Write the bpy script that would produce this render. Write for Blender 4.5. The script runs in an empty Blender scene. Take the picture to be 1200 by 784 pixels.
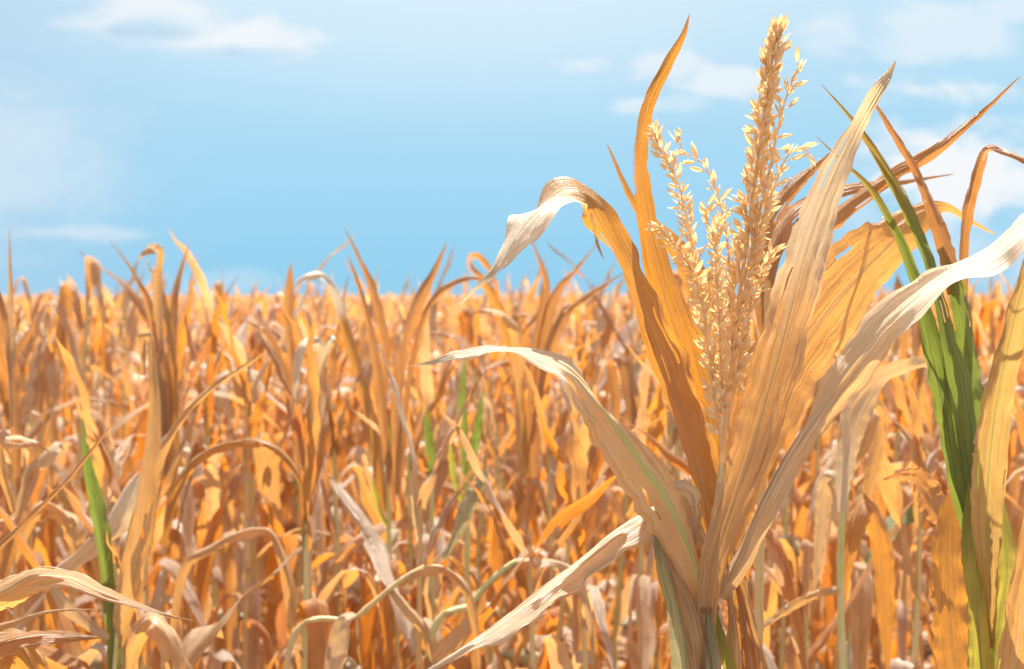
import bpy, math, random
import numpy as np

random.seed(7)
RNG = np.random.default_rng(11)
S = bpy.context.scene
COL = S.collection
R = math.radians

# ------------------------------------------------------------------ camera
FPX = 1449.0                       # focal length in photo pixels (1200 wide)
EYE = 1.55
PITCH = math.atan(47 / FPX)
cd = bpy.data.cameras.new('camera'); cam = bpy.data.objects.new('camera', cd); COL.objects.link(cam)
cd.sensor_width = 36.0; cd.lens = 36.0 * FPX / 1200
cam.location = (0, 0, EYE); cam.rotation_euler = (math.pi / 2 - PITCH, 0, 0)
cd.clip_start = 0.05; cd.clip_end = 3000
cd.dof.use_dof = True; cd.dof.focus_distance = 1.3; cd.dof.aperture_fstop = 5.8; cd.dof.aperture_blades = 7
S.camera = cam

# ------------------------------------------------------------------ exposure / render
S.view_settings.view_transform = 'Standard'; S.view_settings.look = 'None'
S.view_settings.exposure = 1.42; S.view_settings.gamma = 1.0
S.view_settings.use_curve_mapping = False
S.render.engine = 'CYCLES'
S.cycles.use_denoising = True
S.cycles.max_bounces = 7; S.cycles.diffuse_bounces = 5; S.cycles.glossy_bounces = 2
S.cycles.transmission_bounces = 5; S.cycles.transparent_max_bounces = 4
S.cycles.sample_clamp_indirect = 8.0

# ------------------------------------------------------------------ sun
SUN_EL, SUN_AZ = 64.0, 14.0        # degrees; azimuth measured from the view direction (+Y) to the right
ld = bpy.data.lights.new('sun', 'SUN'); sun = bpy.data.objects.new('sun', ld); COL.objects.link(sun)
ld.energy = 5.0; ld.angle = R(0.53); ld.color = (1.0, 0.93, 0.82)
sun.rotation_euler = (R(90 - SUN_EL), 0, R(180 - SUN_AZ) )
sun.location = (0, 0, 20)

# ------------------------------------------------------------------ world sky with clouds
W = bpy.data.worlds.new('World'); S.world = W; W.use_nodes = True
wt = W.node_tree; wt.nodes.clear()
class NT:
    def __init__(s, t): s.t = t; s.n = t.nodes; s.l = t.links
    def new(s, typ, **kw):
        n = s.n.new(typ)
        for k, v in kw.items(): setattr(n, k, v)
        return n
    def put(s, sock, v):
        if hasattr(v, 'is_linked'): s.l.new(v, sock)
        elif v is not None: sock.default_value = v
    def m(s, op, a, b=None, c=None, clamp=False):
        n = s.new('ShaderNodeMath', operation=op, use_clamp=clamp)
        for i, v in enumerate((a, b, c)): s.put(n.inputs[i], v)
        return n.outputs[0]
    def vec(s, x, y, z=0.0):
        n = s.new('ShaderNodeCombineXYZ')
        for i, v in enumerate((x, y, z)): s.put(n.inputs[i], v)
        return n.outputs[0]
    def mix(s, f, a, b, mode='MIX'):
        n = s.new('ShaderNodeMix', data_type='RGBA', blend_type=mode); n.clamp_factor = True
        s.put(n.inputs[0], f)
        s.put(n.inputs[6], a if hasattr(a, 'is_linked') else (*a, 1)); s.put(n.inputs[7], b if hasattr(b, 'is_linked') else (*b, 1))
        return n.outputs[2]
    def noise(s, v, scale, detail=3.0, rough=0.5, dist=0.0):
        n = s.new('ShaderNodeTexNoise'); s.put(n.inputs['Vector'], v)
        n.inputs['Scale'].default_value = scale; n.inputs['Detail'].default_value = detail
        n.inputs['Roughness'].default_value = rough; n.inputs['Distortion'].default_value = dist
        return n.outputs[0]
    def smooth(s, x, a, b, lo=0.0, hi=1.0):
        n = s.new('ShaderNodeMapRange', interpolation_type='SMOOTHSTEP')
        s.put(n.inputs[0], x)
        for i, v in enumerate((a, b, lo, hi)): n.inputs[i + 1].default_value = v
        return n.outputs[0]
    def ramp(s, f, stops):
        n = s.new('ShaderNodeValToRGB'); s.put(n.inputs[0], f); e = n.color_ramp.elements
        while len(e) < len(stops): e.new(0.5)
        for el, (p, c) in zip(e, stops): el.position = p; el.color = (*c, 1)
        return n.outputs[0]

w = NT(wt)
sky = w.new('ShaderNodeTexSky', sky_type='NISHITA'); sky.sun_disc = False
sky.sun_elevation = R(SUN_EL); sky.sun_rotation = R(SUN_AZ)
sky.air_density = 1.0; sky.dust_density = 0.6; sky.ozone_density = 3.0; sky.altitude = 200
hs = w.new('ShaderNodeHueSaturation'); hs.inputs['Saturation'].default_value = 0.12; w.l.new(sky.outputs[0], hs.inputs['Color'])
tc = w.new('ShaderNodeTexCoord'); sp = w.new('ShaderNodeSeparateXYZ'); w.l.new(tc.outputs['Generated'], sp.inputs[0])
dy = w.m('MAXIMUM', w.m('ABSOLUTE', sp.outputs[1]), 0.05)
gx = w.m('DIVIDE', sp.outputs[0], dy); gz = w.m('DIVIDE', sp.outputs[2], dy)
g = w.vec(gx, gz)
wob = w.noise(w.vec(w.m('MULTIPLY', gx, 9.0), w.m('MULTIPLY', gz, 20.0), 3.1), 1.0, 5.0, 0.6)
fine = w.noise(w.vec(w.m('MULTIPLY', gx, 13.0), w.m('MULTIPLY', gz, 27.0), 8.3), 1.0, 8.0, 0.60, 0.5)
def blob(px, py, rx, ry, soft=1.0, wobble=2.3):
    ax = w.m('MULTIPLY', w.m('SUBTRACT', gx, (px - 600) / FPX), FPX / rx)
    az = w.m('MULTIPLY', w.m('SUBTRACT', gz, (345 - py) / FPX), FPX / ry)
    d = w.m('SQRT', w.m('ADD', w.m('MULTIPLY', ax, ax), w.m('MULTIPLY', az, az)))
    d = w.m('ADD', d, w.m('MULTIPLY', w.m('SUBTRACT', fine, 0.5), -wobble * 2))
    return w.smooth(d, 1.0 + 0.1 * soft, 1.0 - 0.9 * soft)
def over(a, b): return w.m('MAXIMUM', a, b)
SKY_STRENGTH = 0.11
KS = SKY_STRENGTH * 2 ** S.view_settings.exposure
def skc(r, g_, b): return tuple((c / 255 / 12.92 if c < 10 else ((c / 255 + .055) / 1.055) ** 2.4) / KS for c in (r, g_, b))
# a clear summer sky, deep blue just over the field and paler higher up; the upper dome is the sky texture, greyed as neutral fill
lowc = w.mix(w.smooth(gz, .0, .10), skc(150, 210, 241), skc(165, 217, 245)); lowc = w.mix(w.smooth(gz, .07, .26), lowc, skc(196, 229, 249))
lowc = w.mix(w.smooth(gx, -.20, -.46, 0, .55), lowc, skc(184, 213, 236))
base = w.mix(w.smooth(sp.outputs[2], .24, .60), lowc, hs.outputs[0])
cl = None
for (px, py, rx, ry, a, soft) in (
        (190, 22, 115, 36, .8, .8), (285, 50, 112, 32, .9, .65), (235, 38, 120, 34, .7, .8), (345, 62, 34, 13, .5, .6), (245, 20, 60, 18, .35, .8),
        (-10, 190, 190, 130, .38, 1.0), (75, 272, 130, 15, .45, .9), (255, 330, 90, 16, .25, 1.),
        (1125, 210, 180, 66, 1., .9), (1180, 300, 160, 60, .40, 1.), (1090, 106, 120, 20, .75, .8),
        (965, 38, 52, 30, .50, .7), (1110, 42, 130, 40, .50, .8), (1190, 15, 60, 30, .5, .8), (682, 77, 50, 17, .75, .7),
        (775, 75, 52, 30, .6, .8), (850, 96, 50, 22, .7, .7), (745, 125, 40, 17, .6, .8), (800, 122, 40, 12, .32, .8), (1010, 250, 60, 60, .3, 1.)):
    b = w.m('MULTIPLY', blob(px, py, rx, ry, soft, (1.15 if px < 400 else 1.5) if ry < 100 else .7), a)
    cl = b if cl is None else over(cl, b)
# blue-grey undersides of the cumulus
under = w.m('MULTIPLY', over(blob(185, 30, 62, 17, .9, .8), blob(275, 64, 80, 15, .9, .8)), 0.85)
ring = w.m('MULTIPLY', blob(965, 44, 30, 16, .9, .4), 0.7)
cl = w.m('MULTIPLY', cl, w.m('SUBTRACT', 1.0, w.m('MULTIPLY', over(under, ring), .55)))
glow = w.m('MULTIPLY', blob(560, -70, 620, 250, 1.0, 0.05), 0.62)
white = skc(246, 249, 252)
c1 = w.mix(glow, base, skc(232, 246, 254))
shade = w.m('MULTIPLY', over(blob(185, 40, 80, 15, 1., .9), blob(285, 66, 95, 14, 1., .9)), .9)
c2 = w.mix(cl, c1, w.mix(shade, white, skc(178, 211, 235)))
bg = w.new('ShaderNodeBackground'); bg.inputs['Strength'].default_value = SKY_STRENGTH
w.l.new(c2, bg.inputs['Color'])
wo = w.new('ShaderNodeOutputWorld'); w.l.new(bg.outputs[0], wo.inputs['Surface'])

# ------------------------------------------------------------------ materials
def new_mat(name):
    m = bpy.data.materials.new(name); m.use_nodes = True; m.node_tree.nodes.clear(); return m, NT(m.node_tree)

def leaf_mat(name, refl, trans, dark, rib, pale=(.80, .70, .54), trans_fac=0.45, streak=0.5, blot=0.5, rib_amt=0.5, detail=True, spec=0.7, rough=0.32, green=None, tip_sun_or_tone=None):
    m, t = new_mat(name)
    uv = t.new('ShaderNodeUVMap'); s = t.new('ShaderNodeSeparateXYZ'); t.l.new(uv.outputs[0], s.inputs[0])
    u, v = s.outputs[0], s.outputs[1]
    at = t.new('ShaderNodeAttribute'); at.attribute_name = 'tint'
    oi = t.new('ShaderNodeObjectInfo')
    rnd = t.m('FRACT', t.m('ADD', at.outputs['Fac'], oi.outputs['Random']))
    z = t.m('MULTIPLY', rnd, 37.0)
    s1 = t.noise(t.vec(t.m('MULTIPLY', u, 17.0), t.m('MULTIPLY', v, 5.0), z), 1.0, 4.0, 0.65)
    s2 = t.noise(t.vec(t.m('MULTIPLY', u, 1.6), t.m('MULTIPLY', v, 11.0), z), 1.0, 3.0, 0.55)
    col = t.ramp(rnd, refl); tr = t.ramp(rnd, trans)
    if detail:
        fib = t.noise(t.vec(t.m('MULTIPLY', u, 38.0), t.m('MULTIPLY', v, 3.5), z), 1.0, 3.0, .65)
        s1 = t.m('ADD', t.m('MULTIPLY', s1, .4), t.m('MULTIPLY', fib, .6))
    f_p = t.m('MULTIPLY', t.smooth(s1, .50, .61), streak)
    f_d = t.m('MULTIPLY', t.smooth(s1, .46, .37), streak)
    f_b = t.m('MULTIPLY', t.smooth(s2, .50, .70), blot)
    col = t.mix(f_b, col, dark); col = t.mix(f_d, col, dark); col = t.mix(f_p, col, pale)
    tr = t.mix(t.m('MULTIPLY', f_b, .7), tr, dark); tr = t.mix(t.m('MULTIPLY', f_d, .8), tr, dark)
    if green is not None:
        gcol, lo, hi, wid = green      # green that lasts along the midrib between two lengths
        along = t.m('MULTIPLY', t.smooth(v, lo, lo + .05), t.smooth(v, hi, hi - .10))
        acr = t.smooth(t.m('ADD', t.m('ABSOLUTE', t.m('SUBTRACT', u, .5)), t.m('MULTIPLY', t.m('SUBTRACT', s1, .5), .25)), wid, wid * .35)
        gm = t.m('MULTIPLY', along, acr)
        col = t.mix(gm, col, gcol); tr = t.mix(gm, tr, tuple(min(1, c * 1.4) for c in gcol))
    if tip_sun_or_tone is not None:  # paints sunlit white into the tip colour; green leaves get a dry tan end
        bm = t.m('MULTIPLY', t.smooth(t.m('ADD', v, t.m('MULTIPLY', t.m('SUBTRACT', s2, .5), .12)), tip_sun_or_tone[0], tip_sun_or_tone[1]), tip_sun_or_tone[2])
        bc = tip_sun_or_tone[3:] or ((.88, .81, .68), (.88, .70, .44))
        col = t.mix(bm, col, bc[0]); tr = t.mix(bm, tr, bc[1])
    rb = t.m('ABSOLUTE', t.m('SUBTRACT', u, .5))
    rm = t.smooth(rb, .045, .018)
    col = t.mix(t.m('MULTIPLY', rm, rib_amt), col, rib)
    tr = t.mix(t.m('MULTIPLY', rm, rib_amt * .8), tr, tuple(c * .6 for c in rib))
    if detail:
        spk = t.noise(t.vec(t.m('MULTIPLY', u, 34.0), t.m('MULTIPLY', v, 300.0), z), 1.0, 2.0, .5)
        col = t.mix(t.m('MULTIPLY', t.smooth(spk, .68, .76), .45), col, tuple(c * .5 for c in dark))
    p = t.new('ShaderNodeBsdfPrincipled'); t.l.new(col, p.inputs['Base Color'])
    p.inputs['Roughness'].default_value = rough; p.inputs['Specular IOR Level'].default_value = spec
    tl = t.new('ShaderNodeBsdfTranslucent'); t.l.new(tr, tl.inputs['Color'])
    if detail:
        vein = fib
        h = t.m('ADD', t.m('MULTIPLY', vein, 1.6), t.m('ADD', t.m('MULTIPLY', s1, 1.6), t.m('MULTIPLY', rm, .9)))
        cr = t.noise(t.vec(t.m('MULTIPLY', u, 7.0), t.m('MULTIPLY', v, 60.0), z), 1.0, 3.0, .6)
        h = t.m('ADD', h, t.m('MULTIPLY', cr, 1.0))
        b = t.new('ShaderNodeBump'); b.inputs['Distance'].default_value = .0026; b.inputs['Strength'].default_value = .85
        t.l.new(h, b.inputs['Height']); t.l.new(b.outputs[0], p.inputs['Normal']); t.l.new(b.outputs[0], tl.inputs['Normal'])
    mx = t.new('ShaderNodeMixShader'); mx.inputs[0].default_value = trans_fac
    t.l.new(p.outputs[0], mx.inputs[1]); t.l.new(tl.outputs[0], mx.inputs[2])
    o = t.new('ShaderNodeOutputMaterial'); t.l.new(mx.outputs[0], o.inputs['Surface'])
    return m

F_REFL = [(0, (.62, .39, .16)), (.18, (.58, .33, .10)), (.32, (.70, .53, .30)), (.46, (.76, .63, .42)), (.58, (.44, .22, .07)), (.68, (.90, .86, .74)), (.90, (.88, .82, .68)), (1, (.68, .49, .25))]
F_TRAN = [(0, (.76, .265, .025)), (.18, (.76, .23, .016)), (.34, (.72, .30, .05)), (.50, (.70, .32, .08)), (.64, (.56, .16, .012)), (.76, (.74, .42, .16)), (.88, (.74, .38, .12)), (1, (.74, .30, .05))]
M = {}
M['field'] = leaf_mat('field_leaf', F_REFL, F_TRAN, (.36, .17, .045), (.66, .46, .22), streak=.55, blot=.5, rib_amt=.35, detail=False, trans_fac=.55)
M['near'] = leaf_mat('near_field_leaf', F_REFL, F_TRAN, (.36, .17, .045), (.66, .46, .22), streak=.55, blot=.5, rib_amt=.4, detail=True, trans_fac=.55)
def two(a, b): return [(0, a), (1, b)]
M['pale'] = leaf_mat('pale_leaf_sun_painted', two((.82, .66, .43), (.84, .68, .46)), two((.92, .52, .18), (.92, .50, .15)), (.56, .33, .17), (.82, .72, .50), pale=(.86, .78, .66), trans_fac=.34, tip_sun_or_tone=(.25, .42, .8), streak=.9, blot=.3)  # outer length painted white as if the sun struck it
M['cream'] = leaf_mat('cream_leaf', two((.78, .55, .29), (.76, .52, .26)), two((.92, .46, .10), (.92, .44, .09)), (.50, .26, .14), (.82, .66, .38), trans_fac=.42, streak=.9, blot=.35, rib_amt=.7)
M['cream_green'] = leaf_mat('cream_leaf_green_midrib', two((.80, .58, .35), (.78, .56, .32)), two((.92, .47, .13), (.92, .45, .11)), (.54, .29, .16), (.74, .70, .36), trans_fac=.38, tip_sun_or_tone=(.20, .42, .8), streak=.9, blot=.3, rib_amt=.8, green=((.50, .52, .14), -.1, .34, .10))  # whitening towards the tip stands in for sun on the arch
M['orange'] = leaf_mat('orange_leaf', two((.62, .39, .15), (.60, .36, .13)), two((.80, .33, .04), (.78, .31, .035)), (.46, .25, .08), (.62, .40, .18), pale=(.76, .56, .30), trans_fac=.48, streak=.9, blot=.22)
M['crest'] = leaf_mat('amber_leaf_white_tip', two((.52, .31, .13), (.50, .29, .11)), two((.74, .32, .04), (.72, .30, .035)), (.42, .23, .08), (.56, .36, .16), pale=(.72, .52, .28), trans_fac=.42, streak=.9, blot=.22, tip_sun_or_tone=(.45, .52, .97))  # the white past the fold is sunlight put into the colour
M['grey_tip'] = leaf_mat('cream_leaf_grey_tip', two((.78, .55, .29), (.76, .52, .26)), two((.92, .46, .10), (.92, .44, .09)), (.50, .26, .14), (.82, .66, .38), trans_fac=.40, streak=.9, blot=.22, rib_amt=.7, tip_sun_or_tone=(.34, .52, .75))
M['gold'] = leaf_mat('golden_leaf', two((.78, .53, .26), (.76, .50, .23)), two((.92, .45, .10), (.92, .42, .08)), (.60, .32, .11), (.78, .55, .28), pale=(.84, .68, .44), trans_fac=.6, streak=.7, blot=.35)
M['brown'] = leaf_mat('brown_leaf', two((.60, .36, .17), (.62, .38, .19)), two((.82, .33, .07), (.82, .34, .08)), (.36, .17, .06), (.56, .38, .20), pale=(.64, .46, .26), trans_fac=.42, streak=.9, blot=.4)
M['green'] = leaf_mat('green_leaf', two((.18, .225, .09), (.21, .25, .095)), two((.34, .44, .06), (.38, .46, .06)), (.045, .075, .02), (.34, .38, .12), pale=(.42, .44, .16), trans_fac=.48, streak=.85, blot=.35, rib_amt=.5, rough=.42, tip_sun_or_tone=(.36, .50, .85, (.42, .28, .10), (.55, .34, .06)))
M['yellow_green'] = leaf_mat('yellowing_leaf', two((.46, .45, .12), (.50, .46, .14)), two((.70, .62, .08), (.72, .60, .08)), (.16, .22, .04), (.52, .52, .16), pale=(.58, .50, .18), trans_fac=.5, streak=.6, blot=.5, rib_amt=.6)
M['tan_green'] = leaf_mat('tan_leaf_green_midrib', two((.60, .38, .17), (.58, .36, .15)), two((.80, .48, .12), (.80, .46, .12)), (.36, .20, .08), (.58, .56, .16), trans_fac=.45, streak=.55, blot=.4, rib_amt=.95)
M['husk'] = leaf_mat('husk', two((.62, .56, .34), (.66, .56, .36)), two((.60, .52, .20), (.66, .50, .20)), (.40, .34, .16), (.66, .60, .38), trans_fac=.25, streak=.6, blot=.3, rib_amt=.0)
M['sheath'] = leaf_mat('pale_green_sheath', two((.56, .54, .30), (.60, .56, .34)), two((.66, .60, .26), (.66, .58, .24)), (.36, .30, .14), (.60, .60, .34), pale=(.78, .72, .52), trans_fac=.28, streak=.8, blot=.25, rib_amt=.2)

def stalk_mat(name, cols, dark):
    m, t = new_mat(name)
    tcn = t.new('ShaderNodeTexCoord'); oi = t.new('ShaderNodeObjectInfo'); s = t.new('ShaderNodeSeparateXYZ'); t.l.new(tcn.outputs['Object'], s.inputs[0])
    n1 = t.noise(t.vec(t.m('MULTIPLY', s.outputs[0], 260.0), t.m('MULTIPLY', s.outputs[1], 260.0), t.m('MULTIPLY', s.outputs[2], 9.0)), 1.0, 3.0, .6)
    n2 = t.noise(t.vec(t.m('MULTIPLY', s.outputs[0], 20.0), t.m('ADD', s.outputs[1], t.m('MULTIPLY', oi.outputs['Random'], 30.0)), t.m('MULTIPLY', s.outputs[2], 12.0)), 1.0, 3.0, .5)
    c = t.mix(t.smooth(n2, .35, .65), cols[0], cols[1]); c = t.mix(t.m('MULTIPLY', t.smooth(n1, .5, .72), .6), c, dark)
    p = t.new('ShaderNodeBsdfPrincipled'); t.l.new(c, p.inputs['Base Color']); p.inputs['Roughness'].default_value = .5
    b = t.new('ShaderNodeBump'); b.inputs['Distance'].default_value = .001; b.inputs['Strength'].default_value = .6; t.l.new(n1, b.inputs['Height']); t.l.new(b.outputs[0], p.inputs['Normal'])
    o = t.new('ShaderNodeOutputMaterial'); t.l.new(p.outputs[0], o.inputs[0]); return m
M['stalk'] = stalk_mat('dry_stalk', ((.60, .48, .24), (.62, .42, .20)), (.36, .20, .09))
M['stalk_green'] = stalk_mat('greenish_stalk', ((.52, .52, .22), (.60, .52, .28)), (.36, .30, .12))

def papery(name, a, b, tra, fac):
    m, t = new_mat(name)
    at = t.new('ShaderNodeAttribute'); at.attribute_name = 'tint'
    uv = t.new('ShaderNodeUVMap'); s = t.new('ShaderNodeSeparateXYZ'); t.l.new(uv.outputs[0], s.inputs[0])
    c = t.ramp(at.outputs['Fac'], [(0, a), (.5, tuple((x + y) / 2 for x, y in zip(a, b))), (1, b)])
    st = t.noise(t.vec(t.m('MULTIPLY', s.outputs[0], 9.0), t.m('MULTIPLY', s.outputs[1], 1.5), t.m('MULTIPLY', at.outputs['Fac'], 70.0)), 1.0, 3.0, .6)
    c = t.mix(t.m('MULTIPLY', t.smooth(st, .5, .3), .6), c, (.44, .25, .10))
    tip = t.smooth(s.outputs[1], .80, 1.0)
    c = t.mix(t.m('MULTIPLY', tip, .45), c, (.40, .20, .08))
    p = t.new('ShaderNodeBsdfPrincipled'); t.l.new(c, p.inputs['Base Color']); p.inputs['Roughness'].default_value = .45; p.inputs['Specular IOR Level'].default_value = .4
    tl = t.new('ShaderNodeBsdfTranslucent'); tl.inputs['Color'].default_value = (*tra, 1)
    b_ = t.new('ShaderNodeBump'); b_.inputs['Distance'].default_value = .0004; b_.inputs['Strength'].default_value = .8; t.l.new(st, b_.inputs['Height']); t.l.new(b_.outputs[0], p.inputs['Normal'])
    mx = t.new('ShaderNodeMixShader'); mx.inputs[0].default_value = fac
    t.l.new(p.outputs[0], mx.inputs[1]); t.l.new(tl.outputs[0], mx.inputs[2])
    o = t.new('ShaderNodeOutputMaterial'); t.l.new(mx.outputs[0], o.inputs[0]); return m
M['spikelet'] = papery('tassel_spikelets', (.84, .66, .39), (.91, .82, .62), (.89, .62, .29), .47)

def soil_mat():
    m, t = new_mat('dry_soil')
    tcn = t.new('ShaderNodeTexCoord')
    n1 = t.noise(tcn.outputs['Object'], 3.0, 6.0, .65); n2 = t.noise(tcn.outputs['Object'], 40.0, 5.0, .7)
    c = t.mix(t.smooth(n1, .3, .7), (.20, .11, .055), (.34, .20, .10)); c = t.mix(t.m('MULTIPLY', t.smooth(n2, .5, .75), .6), c, (.46, .30, .16))
    p = t.new('ShaderNodeBsdfPrincipled'); t.l.new(c, p.inputs['Base Color']); p.inputs['Roughness'].default_value = .95
    b = t.new('ShaderNodeBump'); b.inputs['Distance'].default_value = .03; t.l.new(n2, b.inputs['Height']); t.l.new(b.outputs[0], p.inputs['Normal'])
    o = t.new('ShaderNodeOutputMaterial'); t.l.new(p.outputs[0], o.inputs[0]); return m
M['soil'] = soil_mat()

# ------------------------------------------------------------------ geometry helpers
CP, SPT = math.cos(PITCH), math.sin(PITCH)
def at(px, py, depth):
    """point of the place that lies `depth` metres along the camera axis"""
    x = (px - 600) / FPX * depth; yc = -(py - 392) / FPX * depth
    return np.array([x, depth * CP + yc * SPT, EYE - depth * SPT + yc * CP])
def norm(a): return a / np.maximum(np.linalg.norm(a, axis=-1, keepdims=True), 1e-9)
def wave(n, rng, k=4, lo=.5, hi=3.0):
    """smooth random curve of n samples, about -1..1"""
    t = np.linspace(0, 1, n); o = np.zeros(n)
    for _ in range(k): o += np.sin(2 * np.pi * (rng.uniform(lo, hi) * t + rng.random())) / k ** .5
    return o
def spline(pts, n):
    p = np.asarray(pts, float)
    if len(p) == 2: return np.linspace(p[0], p[1], n)
    e = np.vstack([2 * p[0] - p[1], p, 2 * p[-1] - p[-2]])
    seg = len(p) - 1; out = []
    for t in np.linspace(0, seg, 400):
        i = min(int(t), seg - 1); f = t - i; a, b, c, d = e[i], e[i + 1], e[i + 2], e[i + 3]
        out.append(.5 * ((2 * b) + (c - a) * f + (2 * a - 5 * b + 4 * c - d) * f * f + (3 * b - a - 3 * c + d) * f ** 3))
    return np.array(out)

class Geo:
    """collects vertices, quads, uv and a per-vertex tint for ONE mesh"""
    def __init__(s): s.v = []; s.f = []; s.uv = []; s.t = []; s.n = 0; s.mi = []
    def add(s, v, f, uv, tint, mi=0):
        s.v.append(v); s.f.append(f + s.n); s.uv.append(uv); s.t.append(np.full(len(v), tint)); s.n += len(v); s.mi.append(np.full(len(f), mi))
    def mesh(s, name, mats):
        v = np.vstack(s.v).astype(np.float32); f = np.vstack(s.f).astype(np.int32); uv = np.vstack(s.uv).astype(np.float32); t = np.concatenate(s.t).astype(np.float32)
        me = bpy.data.meshes.new(name); me.vertices.add(len(v)); me.vertices.foreach_set('co', v.ravel())
        me.loops.add(f.size); me.loops.foreach_set('vertex_index', f.ravel())
        me.polygons.add(len(f)); me.polygons.foreach_set('loop_start', np.arange(0, f.size, 4, dtype=np.int32)); me.polygons.foreach_set('loop_total', np.full(len(f), 4, np.int32))
        me.polygons.foreach_set('use_smooth', np.ones(len(f), bool))
        me.polygons.foreach_set('material_index', np.concatenate(s.mi).astype(np.int32))
        ul = me.uv_layers.new(name='UVMap'); ul.data.foreach_set('uv', uv[f.ravel()].ravel())
        a = me.attributes.new('tint', 'FLOAT', 'POINT'); a.data.foreach_set('value', t)
        for m in (mats if isinstance(mats, (list, tuple)) else [mats]): me.materials.append(m)
        me.update(calc_edges=True); me.validate(); return me

def grid_faces(n, k, closed=False):
    i = np.arange(n - 1)[:, None]; j = np.arange(k if closed else k - 1)[None, :]; j2 = (j + 1) % k
    a = i * k + j; b = i * k + j2; c = (i + 1) * k + j2; d = (i + 1) * k + j
    return np.stack([a, b, c, d], -1).reshape(-1, 4)

def ribbon(P, Wd, hw, ns=8, fold=20., curl=20., ruffle=.0, pleat=.0, ragged=.055, rng=RNG, asym=.5, ridge=.0, tears=0, flat=None):
    """a leaf blade: centre line P, width direction Wd, half width hw (all metres); the two halves fold and curl on their own"""
    n = len(P); T = norm(np.gradient(P, axis=0)); Wd = norm(Wd - (Wd * T).sum(1, keepdims=True) * T); N = np.cross(Wd, T)
    L = np.concatenate([[0], np.cumsum(np.linalg.norm(np.diff(P, axis=0), axis=1))])
    h = ns // 2; s = np.linspace(0, 1, h + 1)
    sides = []
    for sg in (-1, 1):
        fo = R(fold if not isinstance(fold, tuple) else fold[0 if sg < 0 else 1]) * (1 + asym * wave(n, rng, 3, .4, 2.0)); cu = R(curl) * (1 + asym * 1.4 * wave(n, rng, 3, .4, 2.5))
        if flat is not None:
            q = np.clip((L / L[-1] - flat) / .12, 0, 1); fo = fo * (1 - .9 * q); cu = cu * (1 - .8 * q)
        ang = fo[:, None] + cu[:, None] * s[None, :] ** 1.5
        da = np.cos(ang[:, 1:] * .5 + ang[:, :-1] * .5) / h; db = np.sin(ang[:, 1:] * .5 + ang[:, :-1] * .5) / h
        A = np.concatenate([np.zeros((n, 1)), np.cumsum(da, 1)], 1); B = np.concatenate([np.zeros((n, 1)), np.cumsum(db, 1)], 1)
        if pleat: B += pleat * 1.5 * (np.abs(np.sin(s[None, :] * rng.uniform(4, 7) + wave(n, rng, 3, .3, 2.5)[:, None] * .9 + rng.uniform(0, 3))) - .6) * (1 + wave(n, rng, 3, 1, 4)[:, None]) * .5 * (s > .12)
        if ruffle: B += ruffle * (s[None, :] ** 2) * wave(n, rng, 5, 3, 11)[:, None]
        A *= (1 + ragged * wave(n, rng, 8, 3, max(n / 5, 4)))[:, None]
        if ridge: B[:, 0] -= ridge
        sides.append((sg * A, B))
    a = np.concatenate([sides[0][0][:, :0:-1], sides[1][0]], 1); b = np.concatenate([sides[0][1][:, :0:-1], sides[1][1]], 1)
    k = a.shape[1]
    V = P[:, None] + hw[:, None, None] * (a[..., None] * Wd[:, None] + b[..., None] * N[:, None])
    uv = np.stack([np.broadcast_to(np.linspace(0, 1, k)[None], (n, k)), np.broadcast_to(L[:, None], (n, k))], -1)
    F = grid_faces(n, k)
    if tears:                                    # frayed edge bites and slits along the fibres
        keep = np.ones((n - 1, k - 1), bool)
        for _ in range(tears):
            i0 = int(rng.uniform(.12, .92) * n); j = int(rng.integers(0, k // 3)); j = j if rng.random() < .5 else k - 2 - j
            if rng.random() < .5: keep[i0:i0 + int(rng.integers(4, max(5, n // 8))), j] = False
            else:
                ln = int(rng.integers(2, 6)); e = 0 if j < k // 2 else k - 2; keep[i0:i0 + ln, e] = False; keep[i0 + ln // 3:i0 + ln - ln // 3, e + (1 if e == 0 else -1)] = False
        F = F[keep.ravel()]
    return V.reshape(-1, 3), F, uv.reshape(-1, 2)

def traced(pts, depth, n=110, ns=22, **kw):
    """pts: (px, py, extra depth in m, seen half width in px, roll in degrees)"""
    c = spline(pts, n)
    P = np.array([at(x, y, depth + d) for x, y, d in c[:, :3]])
    L = np.concatenate([[0], np.cumsum(np.linalg.norm(np.diff(P, axis=0), axis=1))]); g_ = np.linspace(0, L[-1], n)
    P = np.stack([np.interp(g_, L, P[:, i]) for i in range(3)], 1); c = np.stack([np.interp(g_, L, c[:, i]) for i in range(5)], 1)
    roll = np.radians(c[:, 4]); hw = np.maximum(c[:, 3], .4) / FPX * (depth + c[:, 2]) / np.maximum(np.abs(np.cos(roll)), .46)
    T = norm(np.gradient(P, axis=0)); V = norm(P - np.array([0, 0, EYE])); B = norm(np.cross(T, V)); N = np.cross(B, T)
    return ribbon(P, B * np.cos(roll)[:, None] + N * np.sin(roll)[:, None], hw, ns, **kw)

def tube(P, r, k=8):
    P = np.asarray(P, float); r = np.broadcast_to(np.asarray(r, float), (len(P),)); T = norm(np.gradient(P, axis=0))
    ref = np.where(np.abs(T[:, :1]) > .9, np.array([[0, 1., 0]]), np.array([[1., 0, 0]])); X = norm(np.cross(T, ref)); Y = np.cross(T, X)
    a = np.linspace(0, 2 * np.pi, k, endpoint=False)
    V = P[:, None] + r[:, None, None] * (np.cos(a)[None, :, None] * X[:, None] + np.sin(a)[None, :, None] * Y[:, None])
    uv = np.stack(np.meshgrid(np.linspace(0, 1, k), np.linspace(0, 1, len(P))), -1)
    return V.reshape(-1, 3), grid_faces(len(P), k, True), uv.reshape(-1, 2)

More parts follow.
